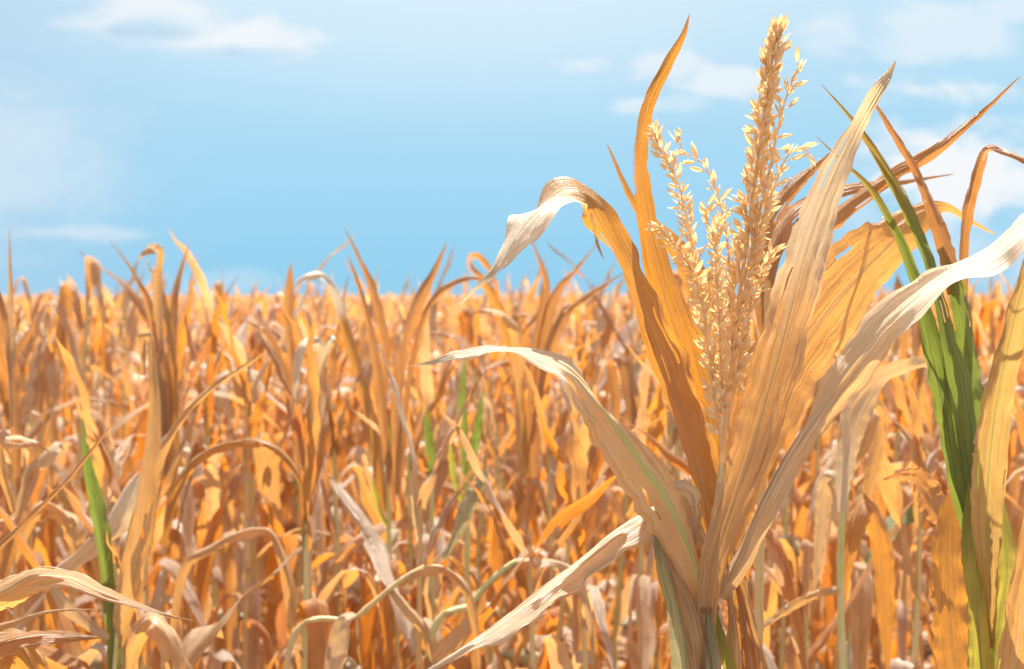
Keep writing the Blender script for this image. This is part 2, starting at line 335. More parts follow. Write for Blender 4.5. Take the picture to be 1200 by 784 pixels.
def stalk_geo(P, r0, r1, node_gap=.14, k=10):
    """a jointed stalk: swollen rings where the leaves were attached"""
    P = np.asarray(P, float); n = len(P); L = np.concatenate([[0], np.cumsum(np.linalg.norm(np.diff(P, axis=0), axis=1))])
    N2 = max(int(L[-1] / .012), 8); g_ = np.linspace(0, L[-1], N2); Q = np.stack([np.interp(g_, L, P[:, i]) for i in range(3)], 1)
    r = np.interp(g_, [0, L[-1]], [r0, r1]); d = np.abs((g_ + node_gap / 2) % node_gap - node_gap / 2)
    return tube(Q, r * (1 + .28 * np.exp(-(d / .008) ** 2)), k)

def place(name, me, parent=None, loc=None):
    o = bpy.data.objects.new(name, me); COL.objects.link(o)
    if parent is not None: o.parent = parent
    if loc is not None: o.location = loc
    return o
def thing(name, label, cat, loc, group=None):
    o = bpy.data.objects.new(name, None); COL.objects.link(o); o.location = loc; o.empty_display_size = .1
    o['label'] = label; o['category'] = cat
    if group: o['group'] = group
    return o
def part(name, geo, mat, root, label=None, parent=None):
    """geo in world metres -> mesh child of root (or of a part of it, which sits at root's origin)"""
    g_ = Geo() if isinstance(geo, tuple) else geo
    if isinstance(geo, tuple): g_.add(*geo, random.random())
    org = np.array(root.location)
    for i in range(len(g_.v)): g_.v[i] = g_.v[i] - org
    o = place(name, g_.mesh(name, mat), parent or root)
    if label: o['label'] = label
    return o

# ------------------------------------------------------------------ ground
def build_ground():
    xs = np.concatenate([-np.geomspace(1500, 12, 14), np.linspace(-10, 10, 81), np.geomspace(12, 1500, 14)])
    ys = np.concatenate([-np.geomspace(1500, 4, 10), np.linspace(-3, 16, 96), np.geomspace(18, 1500, 16)])
    X, Y = np.meshgrid(xs, ys, indexing='ij'); r = np.random.default_rng(3)
    Z = .018 * np.sin(Y * 2 * np.pi / .75) + r.normal(0, .008, X.shape)
    V = np.stack([X, Y, Z], -1).reshape(-1, 3); g_ = Geo(); f = grid_faces(len(xs), len(ys))
    g_.add(V, f[:, ::-1], V[:, :2], 0.)
    o = place('ground', g_.mesh('ground', M['soil'])); o['kind'] = 'structure'
build_ground()

# ------------------------------------------------------------------ field corn
def field_leaf(rng, h, az, length, w0, el0, mode, na=22, ns=6):
    """one withered leaf of a field plant, in the plant's own space"""
    t = np.linspace(0, 1, na)
    if mode == 'erect':   el = el0 - (rng.uniform(2, 38)) * t ** 1.6
    elif mode == 'arch':  el = el0 - rng.uniform(110, 165) * t ** rng.uniform(.8, 1.3)
    elif mode == 'kink':
        k = rng.uniform(.10, .42) if el0 > 61 else rng.uniform(.05, .22); el = el0 - rng.uniform(5, 25) * t - (rng.uniform(125, 165)) / (1 + np.exp(-(t - k) / .025))
    else:                 el = np.full(na, -rng.uniform(62, 86)) + (el0 + 70) * np.exp(-t / .07)
    el = np.radians(np.clip(el + 5 * wave(na, rng, 3, .5, 2.0), -93, 92))
    azs = np.radians(az) + np.radians(rng.uniform(3, 18)) * wave(na, rng, 2, .4, 1.4)
    D = np.stack([np.cos(el) * np.cos(azs), np.cos(el) * np.sin(azs), np.sin(el)], 1)
    P = np.array([0, 0, h]) + np.concatenate([np.zeros((1, 3)), np.cumsum(D[:-1] * length / (na - 1), 0)])
    P[:, 2] = np.maximum(P[:, 2], .03 + .03 * rng.random())
    T = norm(np.gradient(P, axis=0)); H = np.stack([-np.sin(azs), np.cos(azs), np.zeros(na)], 1); N = np.cross(H, T)
    tw = np.radians(rng.uniform(-60, 60)) * t + np.radians(32) * wave(na, rng, 3, .4, 2.2)
    P = P + .0022 * np.stack([wave(na, rng, 4, 1, 6) for _ in range(3)], 1) * np.minimum(t * 4, 1)[:, None]
    hw = w0 * np.interp(t, [0, .06, .25, .5, .75, .92, 1], [.65, .75, 1, .95, .65, .25, .02]) * (1 + .06 * wave(na, rng, 3, 1, 4))
    return ribbon(P, H * np.cos(tw)[:, None] + N * np.sin(tw)[:, None], hw, ns, fold=rng.uniform(2, 34), curl=rng.uniform(-15, 38), ruffle=.11, pleat=.20 if ns > 3 else 0, ragged=.06 if ns > 3 else 0, tears=2 if ns > 3 else 0, rng=rng)

def plant_spec(rng):
    H = rng.uniform(1.08, 1.38); n = rng.integers(13, 17); az0 = rng.uniform(0, 360); out = []
    for i in range(n):
        f = (i + .5) / n; h = H * (.16 + .84 * f ** .85); az = az0 + 180 * (i % 2) + rng.normal(0, 22)
        if f > .78: mode = rng.choice(['erect', 'erect', 'arch', 'kink'], p=[.36, .26, .16, .22]); L_ = rng.uniform(.24, .50); el = rng.uniform(62, 86)
        elif f > .45: mode = rng.choice(['erect', 'arch', 'kink', 'hang'], p=[.15, .09, .30, .46]); L_ = rng.uniform(.42, .68); el = rng.uniform(48, 76)
        else: mode = rng.choice(['arch', 'kink', 'hang'], p=[.05, .20, .75]); L_ = rng.uniform(.36, .6); el = rng.uniform(30, 60)
        w0 = rng.uniform(.014, .030) * (1 if f < .8 else .74)
        out.append((h, az, L_, w0, el, str(mode)))
    return H, out

PROTO = []
rngp = np.random.default_rng(21)
def ear_geo(rng, h):
    az = rng.uniform(0, 2 * np.pi); a = rng.uniform(20, 150); d = np.array([np.cos(az) * math.sin(R(a)), np.sin(az) * math.sin(R(a)), math.cos(R(a))])
    t = np.linspace(0, 1, 12); P = np.array([0, 0, h]) + d * (t[:, None] * .19) + np.array([0, 0, -.03]) * (t ** 2)[:, None]
    return tube(P, .024 * np.interp(t, [0, .1, .35, .7, .92, 1], [.3, .7, 1, .85, .4, .08]) * (1 + .05 * wave(12, rng)), 9)
for i in range(16):
    H, sp_ = plant_spec(rngp); lean = rngp.normal(0, .04, 2); L = []
    for a in sp_: L.append(Geo()); L[-1].add(*field_leaf(rngp, *a), rngp.random())
    st = Geo(); z = np.linspace(0, H, 20); st.add(*stalk_geo(np.stack([0 * z, 0 * z, z], 1), .011, .004, .13), .5)
    ear = None
    if i % 3 == 0: ear = Geo(); ear.add(*ear_geo(rngp, H * .55), .5)
    PROTO.append(dict(H=H, spec=sp_, leaf=[g_.mesh('leaf', M['near']) for g_ in L], stalk=st.mesh('stalk', M['stalk']), ear=ear.mesh('ear', M['husk']) if ear else None, geo=(L, st, ear)))
for p in PROTO: p['top'] = max(g_.v[0][:, 2].max() for g_ in p['geo'][0])
for p in PROTO:                                    # the same plants as one mesh each, for plants too far off to show their parts
    g_ = Geo()
    for l in p['geo'][0]: g_.add(l.v[0], l.f[0], l.uv[0], l.t[0][0], 0)
    s_ = p['geo'][1]; g_.add(s_.v[0], s_.f[0], s_.uv[0], .5, 1)
    if p['geo'][2]: e_ = p['geo'][2]; g_.add(e_.v[0], e_.f[0], e_.uv[0], .5, 2)
    p['whole'] = g_.mesh('corn_plant', [M['field'], M['stalk'], M['husk']])

def own_mat(o, m):
    o.material_slots[0].link = 'OBJECT'; o.material_slots[0].material = m

def field_plant(i, x, y, rz, sc, tilt, label, group=None, parts=True, greens=(), skip_above=None):
    p = PROTO[i % len(PROTO)]
    if not parts:
        o = place('corn_plant', p['whole'], loc=(x, y, 0)); o['label'] = label; o['category'] = 'corn plant'
        if group: o['group'] = group
    else:
        o = thing('corn_plant', label, 'corn plant', (x, y, 0), group)
        s_ = place('stalk', p['stalk'], o)
        if rf.random() < .3: own_mat(s_, M['stalk_green'])
        for j, me in enumerate(p['leaf']):
            if skip_above is not None and p['spec'][j][0] > skip_above: continue
            l = place('leaf', me, o)
            if j in greens: own_mat(l, M['green']); l['label'] = 'leaf still green'
        if p['ear'] and skip_above is None: place('ear', p['ear'], o)
        if greens: own_mat(s_, M['stalk_green'])
    o.rotation_euler = (tilt[0], tilt[1], rz); o.scale = (sc, sc, sc)
    return o

HT = math.tan(R(22.5))
rf = np.random.default_rng(5)
cand = []
y = 2.35; row = 0
while y < 95:
    gap_x = .20 if y < 26 else (.30 if y < 50 else .5)
    half = y * .46 + .5
    for x in np.arange(-half, half, gap_x):
        if rf.random() < .10: continue
        cand.append((x + rf.normal(0, .05), y + rf.normal(0, .10)))
    y += .52 if y < 26 else (.9 if y < 50 else 1.5); row += 1
cand = [c for c in cand if abs(c[0]) < c[1] * .46 + .4]
inview = sorted([c for c in cand if abs(c[0]) < c[1] * .425 + .12], key=lambda c: c[1])
N_IND, N_PARTS = 278, 150
ind = set(inview[:N_IND]); Ymax = max(c[1] for c in ind)
NEAR_GROUP = 'dry corn plants in the nearer rows of the field'; FAR_GROUP = 'dry corn plants in the farther rows of the field'
NEAR_LABEL = 'withered orange corn plant crowded among its neighbours in the nearer rows, hanging dry leaves'
FAR_LABEL = 'small blurred dry corn plant in the farther rows, below the skyline'
GREENS = {}
def fit(sc, y, top, rng):
    if y > 9: lim = rng.triangular(-.42, -.12, .12)
    elif y > 3.0 and rng.random() < .58: lim = rng.uniform(.01, .19)                     # the tall ones that make the skyline
    else: lim = min(max((y - 2.5) * .04 - .10, -.13), .03) + rng.triangular(-.16, .0, .10)
    return min(sc, (EYE + lim) / top)
def scale_for(y, rng): return float(np.clip(rng.normal(1.30, .10), .98, 1.55))
ni = 0
for c in inview[:N_IND]:
    pi = int(rf.integers(0, 16)); sc = fit(scale_for(c[1], rf), c[1], PROTO[pi]['top'], rf); tl = (rf.normal(0, .05), rf.normal(0, .05)); near = ni < N_PARTS
    field_plant(pi, c[0], c[1], rf.uniform(0, 6.28), sc, tl, NEAR_LABEL if near else FAR_LABEL, NEAR_GROUP if near else FAR_GROUP, near)
    ni += 1

# everything farther off, and the rows that only flank the view: one mass
mass = Geo(); MASSP = []
rm_ = np.random.default_rng(77)
for i in range(14):
    H, sp_ = plant_spec(rm_); hi = [field_leaf(rm_, *a, na=9, ns=2) for a in sp_]; lo = [field_leaf(rm_, *a, na=6, ns=2) for a in sp_ if a[0] > H * .5]
    def join(ls):
        v = []; f = []; u = []; k = 0; tt = []
        for a in ls: v.append(a[0]); f.append(a[1] + k); u.append(a[2]); k += len(a[0]); tt.append(np.full(len(a[0]), rm_.random()))
        return np.vstack(v), np.vstack(f), np.vstack(u), np.concatenate(tt)
    MASSP.append((join(hi), join(lo)))
for c in cand:
    if c in ind: continue
    v, f, u, tt = MASSP[rm_.integers(0, 14)][0 if c[1] < 30 else 1]
    a = rm_.uniform(0, 6.28); ca, sa = math.cos(a), math.sin(a); sc = fit(scale_for(c[1], rm_), c[1], v[:, 2].max(), rm_)
    q = v * sc; q = np.stack([q[:, 0] * ca - q[:, 1] * sa + c[0], q[:, 0] * sa + q[:, 1] * ca + c[1], q[:, 2]], 1)
    mass.v.append(q); mass.f.append(f + mass.n); mass.uv.append(u); mass.t.append((tt + rm_.random()) % 1); mass.mi.append(np.zeros(len(f))); mass.n += len(q)
fm = place('cornfield', mass.mesh('cornfield', M['field'])); fm['kind'] = 'stuff'; fm['label'] = 'mass of distant dry orange corn reaching the skyline'; fm['category'] = 'cornfield'

# fallen leaves and straw on the soil between the rows
lit = Geo(); rl = np.random.default_rng(9)
for _ in range(2600):
    y = 2.0 + 9 * rl.random() ** 1.3; x = rl.uniform(-1, 1) * (y * .46 + .3); az = rl.uniform(0, 6.28); ln = rl.uniform(.08, .35); t = np.linspace(-.5, .5, 6)
    P = np.stack([x + t * ln * math.cos(az), y + t * ln * math.sin(az), .03 + .02 * rl.random() + .02 * np.abs(wave(6, rl, 2))], 1)
    lit.add(*ribbon(P, np.tile([-math.sin(az), math.cos(az), rl.normal(0, .4)], (6, 1)), np.full(6, rl.uniform(.004, .02)) * np.array([.4, .9, 1, 1, .8, .2]), 2, rng=rl, ragged=0), rl.random())
lo_ = place('leaf_litter', lit.mesh('leaf_litter', M['field'])); lo_['kind'] = 'stuff'; lo_['label'] = 'fallen dry leaves and straw on the brown soil between rows'; lo_['category'] = 'litter'

# ------------------------------------------------------------------ plants traced one by one
def base_under(px, depth):
    b = at(px, 392, depth); return np.array([b[0], b[1], 0.])
def stem_to(root, tops, r0, r1, mat, gap=.14, name='stalk'):
    """stalk from the plant's base through the given world points"""
    P = spline([np.array(root.location)] + [np.asarray(t) for t in tops], 60)
    return part(name, stalk_geo(P, r0, r1, gap, 12), mat, root)
def leafy(root, depth, leaves):
    out = []
    for lf in leaves:
        kw = dict(fold=18, curl=22, ruffle=.10, pleat=.10, tears=5, rng=np.random.default_rng(abs(hash((lf[1][0][0], lf[1][0][1]))) % 99991)); kw.update(lf[2] if len(lf) > 2 else {})
        lab = kw.pop('label', None)
        out.append(part('leaf', traced(lf[1], depth, **kw), M[lf[0]], root, lab))
    return out

# ---- the tasselled plant in front
HD = 1.3
hero = thing('corn_plant', 'large dry corn plant in sharp focus with a tall straw coloured tassel', 'corn plant', base_under(842, HD))
stem_to(hero, [at(838, 1100, HD), at(833, 790, HD), at(829, 712, HD), at(838, 620, HD + .004), at(846, 545, HD + .004)], .013, .0034, M['stalk'], .20)
leafy(hero, HD, [
    # arching leaf of the left, folded over at its crest
    ('crest', [(838, 690, .03, 14, 0), (830, 610, .035, 24, 5), (812, 530, .04, 32, 15), (788, 455, .05, 33, 25), (757, 375, .05, 27, 30), (730, 312, .05, 25, 25), (708, 268, .05, 22, -5), (690, 238, .04, 15, -45), (664, 229, .02, 16, -76), (632, 247, -.01, 18, -72), (606, 277, -.03, 14, -64), (588, 307, -.04, 7.5, -52), (566, 330, -.04, 3.5, -20), (539, 357, -.03, .6, 0)], dict(fold=(-18, 42), curl=30, n=150, ruffle=.16, pleat=.16, flat=.58, label='arching orange leaf folded over, its tip painted sunlit white')),
    # tall narrow leaf left of the tassel
    ('orange', [(840, 640, .05, 14, 0), (830, 560, .055, 22, 5), (817, 480, .06, 26, 8), (800, 410, .06, 25, 8), (780, 350, .06, 21, 5), (764, 290, .06, 15, 5), (753, 225, .055, 11, 10), (750, 165, .05, 9, 20), (762, 112, .04, 8.5, 25), (784, 70, .03, 7, 20), (800, 42, .02, 4, 10), (808, 17, .02, .6, 0)], dict(fold=12, curl=24, n=120, label='tall narrow orange leaf standing left of the tassel')),
    # broad upright leaf right of the tassel
    ('grey_tip', [(829, 800, -.012, 11, 0), (829, 716, -.014, 12, 0), (839, 650, -.014, 16, 0), (861, 580, .0, 22, -8), (888, 495, .02, 27, -12), (912, 410, .036, 29, -15), (935, 325, .045, 27, -12), (958, 252, .048, 23, -5), (985, 187, .045, 15, 5), (1008, 143, .04, 9, 15), (1030, 105, 0, 8, 40), (1042, 86, 0, 4, 20), (1050, 71, 0, .6, 0)], dict(fold=(-14, -10), curl=-16, n=150, pleat=.20, ruffle=.14, label='broad upright leaf with a grey tip right of the tassel')),
    # white arching leaf to the right
    ('pale', [(842, 700, .0, 12, 0), (866, 655, -.01, 17, 0), (893, 590, -.02, 22, 8), (930, 520, -.03, 23, 15), (975, 455, -.04, 24, 22), (1022, 396, -.06, 20, 45), (1062, 355, -.08, 22, 66), (1110, 322, -.10, 23, 72), (1160, 293, -.12, 22, 72), (1210, 262, -.14, 20, 68), (1290, 250, -.16, 14, 50), (1370, 290, -.17, 7, 40), (1420, 350, -.17, 1, 20)], dict(fold=(12, 44), curl=34, flat=.30, n=150, pleat=.22, ruffle=.16, label='pale leaf arching to the right, painted sunlit white')),
    # long leaf arching left, green along the midrib
    ('cream_green', [(828, 735, .0, 14, 0), (818, 670, -.015, 26, -3), (790, 600, -.03, 37, -6), (752, 540, -.05, 36, -10), (712, 484, -.07, 29, -24), (672, 438, -.09, 19, -54), (625, 413, -.11, 12, -74), (575, 408, -.12, 9, -72), (535, 415, -.125, 6, -60), (508, 424, -.125, 3, -20), (481, 429, -.12, .6, 0)], dict(fold=(74, 5), curl=22, asym=.25, flat=.55, n=150, pleat=.20, ruffle=.16, label='pale leaf arching left with a green midrib')),
    # torn white flap beside it
    ('pale', [(765, 640, -.01, 4, 0), (782, 605, .0, 11, -45), (800, 582, .005, 12, -60), (812, 610, .01, 8, -35), (815, 655, .012, 3, 0)], dict(fold=30, curl=50, n=50, ruffle=.3)),
    # twisted leaf hanging to the lower left
    ('pale', [(822, 640, .03, 10, 0), (800, 600, .03, 15, -20), (758, 602, .02, 22, -40), (722, 620, .0, 24, -38), (680, 655, -.03, 24, -32), (630, 696, -.07, 20, -36), (585, 731, -.10, 16, -36), (540, 760, -.13, 9, -30), (505, 782, -.15, 6, -20), (430, 830, -.18, 1, 0)], dict(fold=(45, 20), curl=42, n=130, pleat=.26, ruffle=.16, label='twisted cream leaf hanging to the lower left')),
    # broad glowing leaf behind the tassel, to the right
    ('gold', [(848, 640, .06, 16, 0), (870, 560, .09, 26, -8), (905, 470, .13, 38, -24), (945, 400, .17, 44, -34), (990, 340, .21, 42, -36), (1035, 292, .25, 32, -32), (1075, 257, .28, 19, 0), (1105, 243, .30, 7, 0), (1135, 258, .31, 3, 0), (1165, 274, .32, .8, 0)], dict(fold=6, curl=6, n=110, ruffle=.0, pleat=.05, asym=.0, label='broad orange leaf leaning right behind the tassel')),
    # strips and sheaths at the foot of the fan
    ('sheath', [(808, 900, .0, 20, 0), (801, 784, -.012, 23, 0), (792, 720, -.016, 22, 0), (780, 670, -.018, 14, 0), (770, 635, -.02, 6, 0), (765, 608, -.02, 1, 0)], dict(fold=30, curl=36, pleat=.3, label='pale green striped sheath')),
    ('cream', [(822, 900, -.0, 14, 0), (818, 800, -.02, 14, 0), (808, 730, -.022, 14, 5), (795, 690, -.024, 9, 5), (780, 655, -.024, 1, 0)], dict(fold=34, curl=36, pleat=.3)),
    ('sheath', [(838, 960, .0, 12, 0), (838, 860, -.018, 12, 0), (836, 790, -.02, 12, 0), (833, 745, -.02, 8, 0), (830, 718, -.018, 2, 0)], dict(fold=40, curl=40, pleat=.2)),
    ('cream', [(850, 900, .0, 14, 0), (858, 800, -.004, 15, 0), (858, 730, -.002, 14, 0), (852, 680, .0, 9, 0), (848, 650, .0, 2, 0)], dict(fold=36, curl=40, pleat=.3)),
    ('brown', [(866, 900, .01, 14, 0), (878, 800, .006, 16, 0), (872, 730, .008, 15, 0), (862, 670, .01, 9, 0), (856, 640, .01, 2, 0)], dict(fold=36, curl=40, pleat=.3)),
    ('orange', [(856, 640, .02, 5, 0), (868, 690, .02, 14, 10), (874, 740, .02, 15, 0), (880, 800, .02, 15, -10), (884, 900, .02, 10, -20), (885, 960, .02, 1, 0)], dict(fold=25, curl=30)),
    ('cream', [(852, 632, .01, 3, 0), (870, 680, .005, 4, 0), (885, 740, .005, 3.5, 10), (902, 800, .01, 3, 10), (910, 850, .01, .8, 10)], dict(fold=30, curl=30, n=50)),
    ('yellow_green', [(836, 715, -.014, 5, 0), (846, 750, -.014, 7, 0), (858, 800, -.01, 9, 0), (862, 900, -.0, 9, 0), (862, 960, .0, 1, 0)], dict(fold=30, curl=30)),
    ('cream', [(826, 740, -.01, 4, 0), (806, 700, -.014, 8, 0), (786, 668, -.012, 8, 20), (774, 640, -.01, 2, 0)], dict(fold=25, curl=30, n=50)),
    ('brown', [(838, 1000, .01, 12, 0), (815, 900, -.0, 24, 10), (770, 880, -.05, 26, -30), (720, 950, -.08, 22, -20), (700, 1080, -.09, 12, -10), (690, 1180, -.09, 1, 0)]),
    ('orange', [(840, 1100, .01, 12, 0), (870, 980, .03, 24, 10), (910, 930, .07, 26, 30), (950, 1000, .10, 22, 20), (965, 1150, .11, 12, 10), (970, 1280, .11, 1, 0)]),
    # little sliver that dangles from the crest
    ('pale', [(692, 250, .03, 1.5, 0), (696, 268, .03, 2.6, 0), (700, 285, .03, 2.2, 10), (707, 303, .03, .5, 0)], dict(n=30, ns=4)),
])
# closed sheath round the stalk with its dark joint
sh = Geo(); P = spline([at(832, 860, HD - .002), at(831, 770, HD - .002), at(829, 714, HD - .002)], 40); sh.add(*tube(P, np.interp(np.linspace(0, 1, 400), [0, .9, 1], [.0135, .0115, .0125]), 14), .3)
part('sheath', sh, M['sheath'], hero)
nd = Geo(); P = np.array([at(829, 716, HD - .004), at(829, 714, HD - .004), at(829, 711, HD - .004), at(829, 709, HD - .004)]); nd.add(*tube(P, [.0118, .0128, .0128, .0118], 16), .3)
part('node', nd, M['brown'], hero)

# ---- its tassel
rt = np.random.default_rng(31)
def spikelet(g_, pos, D, flat, ln, wd, rng):
    """two papery boat shaped husks that open a little"""
    D = norm(D); X = norm(flat - (flat @ D) * D); Y = np.cross(D, X); op = rng.uniform(.05, .34); tint = rng.random()
    t = np.linspace(0, 1, 6); prof = np.array([.22, .72, 1.0, .92, .55, .04])
    a = np.linspace(-1.35, 1.35, 5)
    for sg in (-1, 1):
        d2 = norm(D + sg * Y * op); y2 = norm(Y * sg - (Y * sg @ d2) * d2)
        C = pos + np.outer(t, d2) * ln * (1 if sg > 0 else rng.uniform(.82, .97))
        V = C[:, None] + (prof * wd)[:, None, None] * (np.sin(a)[None, :, None] * X + (.80 * np.cos(a) - .1)[None, :, None] * y2)
        uv = np.stack(np.meshgrid(np.linspace(0, 1, 5), t), -1)
        g_.add(V.reshape(-1, 3), grid_faces(6, 5), uv.reshape(-1, 2), min(1, max(0, tint + rng.normal(0, .08))))
PXM = HD / FPX
def raceme(pts, step_px, ln_px, r_px, stem_px, spread=(18, 58), dens=1, bare=0.0, dz=.004, loose=0.0):
    c = spline(pts, 400); P = np.array([at(x, y, HD + dz + d) for x, y, d in c]); L = np.concatenate([[0], np.cumsum(np.linalg.norm(np.diff(P, axis=0), axis=1))])
    g_ = Geo(); f = np.linspace(0, 1, 400)
    r_px *= 1.1
    g_.add(*tube(P[::8], np.interp(f[::8], [0, 1], [stem_px, stem_px * .45]) * PXM, 7), .35)
    T = norm(np.gradient(P, axis=0)); pos = bare * L[-1]; az = rt.uniform(0, 6.28)
    while pos < L[-1]:
        i = min(int(np.searchsorted(L, pos)), 399); fr = pos / L[-1]; X = norm(np.cross(T[i], [.3, 1, .1])); Y = np.cross(T[i], X)
        for k in range(dens):
            if fr < .36 and rt.random() < .35 * (1 - (fr - bare) / .26): continue
            if rt.random() < .07: continue
            az += 2.4 + rt.normal(0, .35); Rd = math.cos(az) * X + math.sin(az) * Y
            b = R(rt.uniform(*spread)) * (1 - .55 * max(0, fr - .85) / .15); D = T[i] * math.cos(b) + Rd * math.sin(b)
            rr = r_px * PXM * rt.uniform(.2, 1) * (1 - .5 * fr)
            q = P[i] + Rd * rr
            if loose and rt.random() < loose:                       # on a little stalk of its own
                q2 = q + D * rt.uniform(4, 10) * PXM; g_.add(*tube(np.array([P[i], (P[i] + q2) / 2 + T[i] * .001, q2]), .45 * PXM, 4), .3); q = q2
            spikelet(g_, q, D + rt.normal(0, .2, 3), Rd + rt.normal(0, .2, 3), ln_px * PXM * rt.uniform(.62, 1.2), ln_px * PXM * rt.uniform(.125, .175), rt)
        pos += step_px * PXM * rt.uniform(.8, 1.2)
    return g_
spine = raceme([(846, 545, 0), (850, 490, 0), (858, 425, 0), (866, 350, 0), (879, 255, 0), (891, 165, .0), (901, 95, .0), (907, 58, .0), (911, 33, .0)], 2.9, 22, 12, 3.2, (14, 62), 2, bare=.16)
tassel = part('tassel', spine, M['spikelet'], hero, 'straw coloured tassel')
for pts, kw in (
        ([(846, 520, -.004), (838, 470, -.012), (829, 400, -.02), (818, 330, -.03), (806, 262, -.04), (797, 222, -.04), (786, 196, -.04), (772, 172, -.035), (766, 152, -.03)], dict(step_px=3.1, ln_px=18, dens=1, bare=.08, r_px=4.5)),
        ([(858, 420, .0), (857, 350, .005), (853, 290, .01), (846, 246, .012), (837, 216, .015), (822, 190, .018), (802, 178, .02), (793, 158, .02)], dict(step_px=6.5, ln_px=18, dens=1, bare=.25, r_px=3, loose=.35)),
        ([(846, 530, -.01), (839, 480, -.02), (832, 415, -.03), (824, 362, -.04), (812, 320, -.055), (795, 292, -.07), (780, 276, -.075), (771, 266, -.08)], dict(step_px=3.1, ln_px=18, dens=1, bare=.06, r_px=4.5)),
        ([(872, 330, -.01), (888, 258, -.015), (904, 190, -.02), (913, 145, -.02), (922, 112, -.02), (931, 90, -.02), (937, 76, -.02)], dict(step_px=5.5, ln_px=18, dens=1, bare=.10, r_px=3, loose=.45)),
        ([(880, 300, -.01), (896, 252, -.02), (910, 212, -.025), (922, 184, -.03), (936, 174, -.03), (950, 180, -.03)], dict(step_px=5, ln_px=18, dens=1, bare=.05, r_px=3, loose=.35)),
        ([(852, 500, .008), (862, 450, .004), (871, 395, .008), (882, 348, .01), (894, 318, .01), (908, 292, .01)], dict(step_px=3.1, ln_px=17, dens=1, bare=.18, r_px=4)),
        ([(850, 500, -.012), (846, 440, -.02), (843, 380, -.025), (840, 325, -.03), (838, 285, -.03), (842, 258, -.03)], dict(step_px=3.1, ln_px=18, dens=1, bare=.06, r_px=4.5)),
        ([(852, 480, .02), (850, 420, .035), (846, 360, .045), (842, 310, .05), (832, 270, .055), (826, 240, .055)], dict(step_px=3.2, ln_px=17, dens=1, bare=.06, r_px=4.5)),
        ([(866, 380, .006), (876, 330, .008), (886, 290, .008), (895, 250, .006), (902, 215, .004)], dict(step_px=3.2, ln_px=17, dens=1, bare=.06, r_px=4.5)),
):
    part('tassel_branch', raceme(pts, stem_px=1.5, **kw), M['spikelet'], hero, parent=tassel)

# ---- the plant behind it whose long leaves cross the sky at the right
BD = 1.62
pb = thing('corn_plant', 'brown corn plant behind the tassel with long thin leaves crossing the sky', 'corn plant', base_under(880, BD))
stem_to(pb, [at(885, 900, BD), at(895, 500, BD), at(900, 330, BD)], .012, .004, M['stalk'])
leafy(pb, BD, [
    ('brown', [(898, 420, 0, 6, 0), (915, 340, 0, 10, 20), (945, 290, -.02, 13, 35), (985, 247, -.04, 11, 35), (1040, 208, -.07, 9, 30), (1095, 176, -.09, 7, 25), (1150, 132, -.10, 3.6, 15), (1195, 90, -.11, .6, 0)], dict(label='long thin leaf rising across the sky to the right')),
    ('brown', [(898, 380, 0, 5, 0), (902, 310, .0, 10, 10), (922, 256, .02, 14, 30), (962, 228, .04, 9, 45), (1010, 217, .06, 6, 45), (1060, 212, .08, 3.5, 30), (1118, 204, .10, .6, 0)]),
    ('brown', [(896, 400, 0, 5, 0), (890, 320, .02, 11, 5), (898, 262, .04, 13, 10), (925, 222, .05, 10, 20), (962, 190, .06, 4, 10), (985, 172, .06, .6, 0)]),
    ('orange', [(898, 520, 0, 8, 0), (860, 420, .03, 26, 5), (838, 370, .05, 28, 5), (800, 300, .07, 14, 5), (745, 240, .08, 5, 0), (711, 168, .09, .6, 0)], dict(fold=10)),
])

